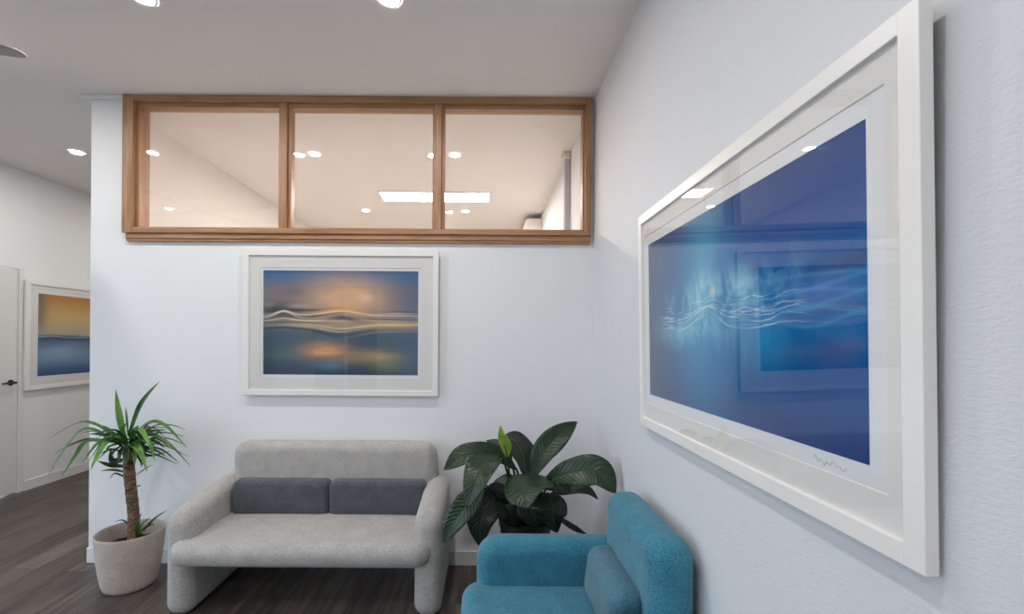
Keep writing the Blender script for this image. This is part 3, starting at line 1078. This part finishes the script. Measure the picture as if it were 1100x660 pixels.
def leaf(name, pts, width, mat, parent, nrm, fold=0.25, n=18, prof='blade', cross=4, wave=0.0, twist=0.0, origin=None, peak=0.42, label=None):
    """nrm: rough direction the upper face looks to"""
    cp = curve_pts([Vector(p) for p in pts], n)
    bm = bmesh.new()
    uvl = bm.loops.layers.uv.new('UVMap')
    rows = []
    nrm = Vector(nrm).normalized()
    org = Vector(origin) if origin is not None else Vector((0, 0, 0))
    for i, p in enumerate(cp):
        t = i / n
        tan = (cp[min(i + 1, n)] - cp[max(i - 1, 0)]).normalized()
        side = tan.cross(nrm)
        if side.length < 1e-3:
            side = Vector((1, 0, 0))
        side.normalize()
        up = side.cross(tan).normalized()
        if twist:
            R = Matrix.Rotation(twist * t, 3, tan)
            side = R @ side
            up = R @ up
        if prof == 'blade':
            w = width * (0.55 + 0.45 * math.sin(min(1, t / 0.45) * PI / 2)) * (1 - max(0, (t - 0.35) / 0.65) ** 1.7)
        else:
            a = t / peak if t < peak else (1 - t) / (1 - peak)
            a = max(0.0, min(1.0, a))
            w = width * (math.sin(a * PI / 2) ** (0.8 if t < peak else 0.85))
        w = max(w, 0.0006)
        row = []
        for k in range(-cross // 2, cross // 2 + 1):
            s = k / (cross / 2)
            wv = wave * math.sin(t * 15 + s * 1.4) * abs(s) * w
            q = p + side * (s * w * 0.5) + up * (abs(s) ** 1.3 * w * 0.5 * fold + wv)
            row.append((bm.verts.new(q - org), (s * 0.5 + 0.5, t)))
        rows.append(row)
    for r0, r1 in zip(rows, rows[1:]):
        for k in range(len(r0) - 1):
            f = bm.faces.new([r0[k][0], r0[k + 1][0], r1[k + 1][0], r1[k][0]])
            for l, q in zip(f.loops, (r0[k][1], r0[k + 1][1], r1[k + 1][1], r1[k][1])):
                l[uvl].uv = q
    me = bpy.data.meshes.new(name)
    bm.to_mesh(me)
    bm.free()
    me.materials.append(mat)
    me.shade_smooth()
    o = bpy.data.objects.new(name, me)
    COL.objects.link(o)
    o.parent = parent
    sm = o.modifiers.new('thickness', 'SOLIDIFY')
    sm.thickness = 0.0012
    sm.offset = 0
    return o


# ------------------------------------------------------------------ yucca
YX, YY = -2.065, 2.675
yuc = empty('potted_yucca', (YX, YY, 0))
tag(yuc, 'small yucca with a bare brown trunk in a beige speckled pot left of the loveseat', 'potted plant')
bm = bmesh.new()
prof = [(0.0, 0.004), (0.105, 0.004), (0.118, 0.0), (0.128, 0.006), (0.137, 0.03), (0.150, 0.10), (0.160, 0.18), (0.167, 0.26), (0.171, 0.312),
        (0.171, 0.318), (0.169, 0.321), (0.166, 0.321), (0.163, 0.318), (0.160, 0.30), (0.156, 0.26), (0.152, 0.20)]
lathe(bm, prof, 72)
finish('pot', bm, POT, yuc, True, 50)
bm = bmesh.new()
lathe(bm, [(0.0, 0.244), (0.06, 0.242), (0.12, 0.238), (0.154, 0.232)], 48)
for v in bm.verts:
    v.co.z += random.Random(int(v.co.x * 9999 + v.co.y * 777)).uniform(-0.004, 0.004)
finish('soil', bm, SOIL, yuc, True)
random.seed(4)
bm = bmesh.new()
tp, tr_ = [], []
for i in range(34):
    t = i / 33
    z = 0.225 + t * 0.585
    tp.append((0.012 - 0.020 * t + 0.008 * math.sin(t * 5), 0.004 * math.sin(t * 7), z))
    tr_.append(0.030 - 0.002 * t + (0.0012 if i % 3 == 0 else -0.0006) + random.uniform(-0.0006, 0.0006))
tube(bm, tp, tr_, 18)
finish('trunk', bm, BARK, yuc, True)


def yz(zx, zy, dy=0.0):
    return P(50 + zx / 5.5, 400 + zy / 5.5, YY + dy)


yl = [
    ([(455, 370), (432, 240), (408, 100)], 46, 0.03, 'C', 0.0), ([(485, 330), (545, 215), (600, 130), (668, 55)], 32, 0.0, 'A', -0.02),
    ([(480, 330), (474, 260), (465, 205)], 14, 0.0, 'A', 0.05),
    ([(430, 400), (300, 312), (180, 303), (-10, 408)], 20, -0.02, 'A', -0.05), ([(430, 395), (240, 335), (120, 440), (10, 612)], 24, -0.05, 'A', -0.12),
    ([(430, 405), (260, 400), (150, 430), (38, 487)], 26, 0.0, 'B', -0.08), ([(430, 400), (250, 410), (170, 500), (84, 628)], 34, -0.05, 'A', -0.22),
    ([(440, 400), (330, 410), (270, 460), (210, 542)], 26, -0.04, 'A', -0.16), ([(445, 400), (360, 420), (300, 500), (260, 580)], 40, -0.06, 'C', -0.22),
    ([(440, 400), (340, 372), (240, 366)], 34, 0.0, 'B', 0.06), ([(440, 380), (350, 335), (285, 312)], 28, 0.0, 'A', 0.0),
    ([(440, 370), (340, 330), (200, 288)], 14, 0.0, 'A', 0.10), ([(440, 380), (300, 352), (200, 358)], 14, 0.0, 'B', 0.1),
    ([(500, 370), (600, 302), (700, 315), (828, 445)], 30, -0.02, 'A', -0.06), ([(500, 370), (640, 318), (740, 315), (825, 340)], 14, 0.0, 'B', 0.12),
    ([(500, 380), (620, 375), (720, 420), (852, 556)], 24, -0.03, 'A', -0.1), ([(505, 390), (620, 355), (712, 340)], 34, 0.0, 'A', 0.02),
    ([(500, 395), (600, 410), (640, 525)], 34, -0.04, 'A', -0.2), ([(505, 420), (600, 495), (735, 468)], 24, 0.0, 'B', -0.02),
    ([(510, 430), (650, 490), (780, 546)], 14, 0.0, 'A', 0.05), ([(500, 380), (555, 340), (620, 455)], 42, -0.03, 'C', -0.14),
    ([(490, 410), (550, 460), (595, 588)], 42, -0.05, 'C', -0.17), ([(450, 520), (392, 520), (378, 450)], 44, 0.0, 'B', -0.03),
    ([(460, 560), (380, 555), (298, 524)], 38, 0.0, 'B', -0.06), ([(460, 590), (390, 580), (318, 582)], 22, 0.0, 'A', -0.05),
    ([(465, 622), (405, 600), (372, 632)], 14, 0.0, 'B', -0.04), ([(500, 400), (700, 392), (825, 432)], 14, 0.0, 'A', 0.10),
    ([(500, 395), (680, 430), (842, 500)], 12, 0.0, 'A', 0.08), ([(530, 610), (585, 572), (636, 542)], 14, 0.0, 'B', 0.0),
    ([(470, 400), (452, 350), (470, 300)], 46, 0.0, 'C', -0.06), ([(500, 400), (520, 350), (545, 312)], 36, 0.0, 'A', 0.05),
    ([(470, 430), (440, 470), (425, 540)], 34, -0.05, 'B', -0.1), ([(480, 430), (520, 480), (520, 560)], 36, -0.05, 'A', -0.12),
    ([(470, 420), (480, 480), (470, 560)], 34, -0.05, 'B', -0.14), ([(450, 400), (380, 440), (350, 470)], 30, 0.0, 'A', -0.15),
    ([(500, 400), (580, 440), (690, 480)], 22, 0.0, 'B', 0.04), ([(440, 400), (390, 360), (330, 350)], 26, 0.0, 'B', 0.1),
    ([(500, 390), (560, 400), (620, 400)], 34, 0.0, 'B', -0.02), ([(520, 380), (640, 410), (700, 450)], 22, 0.0, 'B', -0.06),
    ([(440, 420), (400, 470), (385, 500)], 24, 0.0, 'A', -0.12), ([(490, 410), (560, 520), (560, 560)], 26, 0.0, 'B', -0.1),
    ([(480, 400), (540, 410), (600, 470)], 34, 0.0, 'B', 0.05), ([(420, 390), (340, 400), (300, 440)], 22, 0.0, 'B', 0.08),
    ([(460, 400), (430, 380), (420, 350)], 30, 0.0, 'A', 0.04)]
MS = {'A': YUC_A, 'B': YUC_B, 'C': YUC_C}
crown = Vector((YX - 0.006, YY, 0.80))
for pts, w, bow, mk, dy in yl:
    q = []
    n_ = len(pts)
    for i, (a, b_) in enumerate(pts):
        t = i / (n_ - 1)
        q.append(yz(a, b_, dy * t))
    if pts[0][1] < 500:
        q[0] = q[0].lerp(crown + Vector(((q[0].x - crown.x) * 0.5, 0, 0.0)), 0.4)
    d = (q[-1] - q[0])
    up = Vector((0, -0.55, 0.85)) if abs(d.normalized().z) < 0.8 else Vector((0.15, -1, 0.1))
    leaf('leaf', q, w / 5.5 / 183.0 * 0.86, MS[mk], yuc, up, 0.45, 18, 'blade', origin=(YX, YY, 0))
rn = random.Random(11)
for k in range(30):
    az = rn.uniform(0, 2 * PI)
    el = rn.uniform(-0.25, 0.75)
    L = rn.uniform(0.13, 0.25)
    dv = Vector((math.cos(az) * math.cos(el), math.sin(az) * math.cos(el), math.sin(el)))
    b0 = Vector((YX - 0.006, YY, 0.80 + rn.uniform(-0.05, 0.06))) + Vector((dv.x, dv.y, 0)) * 0.02
    tip = b0 + dv * L + Vector((0, 0, -0.09 * rn.random()))
    if tip.y > D - 0.05:
        tip.y = D - 0.05
    leaf('leaf', [b0, b0 + dv * L * 0.5 + Vector((0, 0, 0.03)), tip], rn.uniform(0.018, 0.034), [YUC_A, YUC_B, YUC_B][k % 3], yuc, (0, -0.3, 0.95), 0.45, 12, 'blade', origin=(YX, YY, 0))
# side shoot growing from the soil
bq = P(148, 577, YY - 0.01)
for (tx, ty, mx, my, w, dy) in ((152, 551, 149, 562, 0.030, -0.02), (161, 557, 154, 563, 0.026, -0.05), (180, 548, 166, 558, 0.018, 0.0), (122, 561, 134, 560, 0.010, 0.02),
                                (157, 571, 153, 572, 0.022, -0.08), (143, 558, 146, 566, 0.016, 0.02), (166, 563, 157, 567, 0.02, -0.03)):
    leaf('leaf', [bq, P(mx, my, YY - 0.01 + dy / 2), P(tx, ty, YY - 0.01 + dy)], w, YUC_B if dy > -0.04 else YUC_A, yuc, (0, -0.7, 0.7), 0.4, 12, 'blade', origin=(YX, YY, 0))
for (bx, by, tx, ty) in ((144, 528, 152, 522), (143, 545, 138, 540)):
    leaf('leaf', [P(bx, by, YY - 0.03), P((bx + tx) / 2, by - 5, YY - 0.05), P(tx, ty, YY - 0.06)], 0.016, YUC_A, yuc, (0, -0.7, 0.7), 0.4, 8, 'blade', origin=(YX, YY, 0))

# ------------------------------------------------------------------ broad-leaved plant in the corner
LX, LY = 0.235, 2.52
lil = empty('potted_broadleaf_plant', (LX, LY, 0))
tag(lil, 'dark green broad leaved plant in a black pot in the corner between loveseat and armchair', 'potted plant')
bm = bmesh.new()
prof = [(0.0, 0.0), (0.105, 0.0), (0.112, 0.006), (0.128, 0.22), (0.140, 0.43), (0.147, 0.435), (0.147, 0.465), (0.138, 0.465), (0.132, 0.43), (0.126, 0.37)]
lathe(bm, prof, 56)
finish('pot', bm, BLACKPOT, lil, True, 40)
bm = bmesh.new()
lathe(bm, [(0.0, 0.400), (0.08, 0.398), (0.128, 0.392)], 40)
finish('soil', bm, DARKSOIL, lil, True)


def lz(zx, zy, Y):
    return P(460 + zx / 3.668, 440 + zy / 3.668, Y)


S_ = 490.0 / LY


def lw(zw, Y=LY):
    return zw / 3.668 * Y / 490.0


base = Vector((LX, LY, 0.43))
OL = (LX, LY, 0)
ll = [
    # (points (zx, zy, Y)), width in z px, material, normal, fold, peak
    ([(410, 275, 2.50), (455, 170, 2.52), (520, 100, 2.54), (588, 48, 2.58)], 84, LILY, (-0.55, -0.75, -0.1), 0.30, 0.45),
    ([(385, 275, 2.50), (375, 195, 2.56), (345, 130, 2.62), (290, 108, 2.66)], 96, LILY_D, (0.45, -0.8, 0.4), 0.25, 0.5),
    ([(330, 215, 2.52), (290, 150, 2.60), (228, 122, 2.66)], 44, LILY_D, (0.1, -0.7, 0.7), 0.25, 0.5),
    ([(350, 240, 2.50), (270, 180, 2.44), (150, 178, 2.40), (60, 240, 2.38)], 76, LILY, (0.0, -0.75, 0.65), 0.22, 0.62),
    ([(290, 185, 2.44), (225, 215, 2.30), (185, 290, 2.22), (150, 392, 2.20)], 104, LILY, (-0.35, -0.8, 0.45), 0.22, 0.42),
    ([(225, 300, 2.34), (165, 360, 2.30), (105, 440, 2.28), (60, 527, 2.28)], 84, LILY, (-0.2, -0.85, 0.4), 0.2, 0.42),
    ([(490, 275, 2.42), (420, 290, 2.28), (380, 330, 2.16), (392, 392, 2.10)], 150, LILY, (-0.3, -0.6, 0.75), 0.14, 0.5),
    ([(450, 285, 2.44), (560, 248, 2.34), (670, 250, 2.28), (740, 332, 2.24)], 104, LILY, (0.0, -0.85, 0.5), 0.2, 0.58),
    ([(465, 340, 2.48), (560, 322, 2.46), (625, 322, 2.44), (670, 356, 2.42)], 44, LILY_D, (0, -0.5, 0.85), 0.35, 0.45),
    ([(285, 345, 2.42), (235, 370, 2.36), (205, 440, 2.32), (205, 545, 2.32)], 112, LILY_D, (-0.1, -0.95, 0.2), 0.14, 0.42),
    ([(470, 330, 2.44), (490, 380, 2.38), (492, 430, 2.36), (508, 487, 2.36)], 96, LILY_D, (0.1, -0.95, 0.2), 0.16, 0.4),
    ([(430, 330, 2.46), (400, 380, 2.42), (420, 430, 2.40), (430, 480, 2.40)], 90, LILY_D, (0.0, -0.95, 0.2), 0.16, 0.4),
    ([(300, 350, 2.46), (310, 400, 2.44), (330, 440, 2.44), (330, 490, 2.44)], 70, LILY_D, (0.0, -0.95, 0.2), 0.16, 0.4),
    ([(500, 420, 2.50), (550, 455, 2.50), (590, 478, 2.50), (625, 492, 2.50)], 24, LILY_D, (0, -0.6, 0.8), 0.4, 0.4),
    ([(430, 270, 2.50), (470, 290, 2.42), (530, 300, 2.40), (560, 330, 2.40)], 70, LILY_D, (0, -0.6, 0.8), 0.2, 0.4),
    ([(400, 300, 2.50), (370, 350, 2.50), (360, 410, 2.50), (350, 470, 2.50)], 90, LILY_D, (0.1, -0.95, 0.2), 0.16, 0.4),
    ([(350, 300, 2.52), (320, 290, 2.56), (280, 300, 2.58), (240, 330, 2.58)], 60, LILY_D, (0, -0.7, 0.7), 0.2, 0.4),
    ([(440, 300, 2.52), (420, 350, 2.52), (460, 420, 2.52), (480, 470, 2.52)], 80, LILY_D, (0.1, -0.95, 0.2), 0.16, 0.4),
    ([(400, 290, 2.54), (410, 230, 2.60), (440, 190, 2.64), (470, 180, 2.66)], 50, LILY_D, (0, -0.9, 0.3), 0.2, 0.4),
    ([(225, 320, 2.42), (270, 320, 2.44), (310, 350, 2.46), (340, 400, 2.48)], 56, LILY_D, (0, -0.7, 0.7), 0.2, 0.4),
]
for pts, w, mt, nr, fo, pk in ll:
    q = [lz(*p) for p in pts]
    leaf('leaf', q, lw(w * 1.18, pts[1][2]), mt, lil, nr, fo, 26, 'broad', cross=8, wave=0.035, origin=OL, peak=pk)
    # its stalk, down to the soil
    b0 = base + Vector((max(-0.07, min(0.07, (q[0].x - LX) * 0.3)), max(-0.05, min(0.05, (q[0].y - LY) * 0.3)), 0))
    mid = b0.lerp(q[0], 0.55) + Vector((0, 0, 0.04))
    bm = bmesh.new()
    cps = curve_pts([b0 - Vector(OL), mid - Vector(OL), q[0] - Vector(OL), q[0].lerp(q[1], 0.25) - Vector(OL)], 14)
    tube(bm, cps, [0.0085 - 0.005 * i / 14 for i in range(15)], 8)
    finish('stem', bm, STEM, lil, True)
# the young bright leaf, still rolled
q = [lz(312, 190, 2.44), lz(300, 140, 2.42), lz(285, 105, 2.41), lz(283, 62, 2.41)]
yb = leaf('young_leaf', q, lw(46, 2.42), BUD, lil, (0.4, -0.9, 0.0), 0.75, 20, 'broad', cross=6, origin=OL, peak=0.35)
yb['label'] = 'bright yellow green young leaf'
bm = bmesh.new()
cps = curve_pts([base + Vector((-0.02, 0, 0)) - Vector(OL), lz(330, 330, 2.48) - Vector(OL), q[0] - Vector(OL), q[1] - Vector(OL)], 14)
tube(bm, cps, [0.008 - 0.005 * i / 14 for i in range(15)], 8)
finish('stem', bm, STEM, lil, True)

# ------------------------------------------------------------------ ceiling fan (one blade reaches into the frame)
fz = 2.62
fx, fy = -2.57, 1.72
fan = empty('ceiling_fan', (fx, fy, H))
tag(fan, 'taupe ceiling fan, one blade tip showing at the top left edge', 'ceiling fan')
bm = bmesh.new()
lathe(bm, [(0.0, -0.0005), (0.06, -0.0005), (0.062, -0.02), (0.045, -0.045), (0.012, -0.05), (0.012, -0.27), (0.07, -0.285), (0.095, -0.31), (0.098, -0.37), (0.07, -0.405), (0.0, -0.41)], 36)
finish('motor_housing', bm, TAUPE, fan, True, 40)
ang0 = math.atan2(0.16, 0.66)
for k in range(4):
    a = ang0 + k * PI / 2
    bm = bmesh.new()
    slab(bm, [(0.11, -0.035, 0.02), (0.68, -0.062, 0.05), (0.68, 0.062, 0.05), (0.11, 0.035, 0.02)], -0.004, 0.004, 0.0038, (0, 1, 2), arc=8, es=3)
    bo = finish('blade', bm, TAUPE, fan, True, 40)
    bo.location = (0, 0, fz - H)
    bo.rotation_euler = (math.radians(9), 0, a)
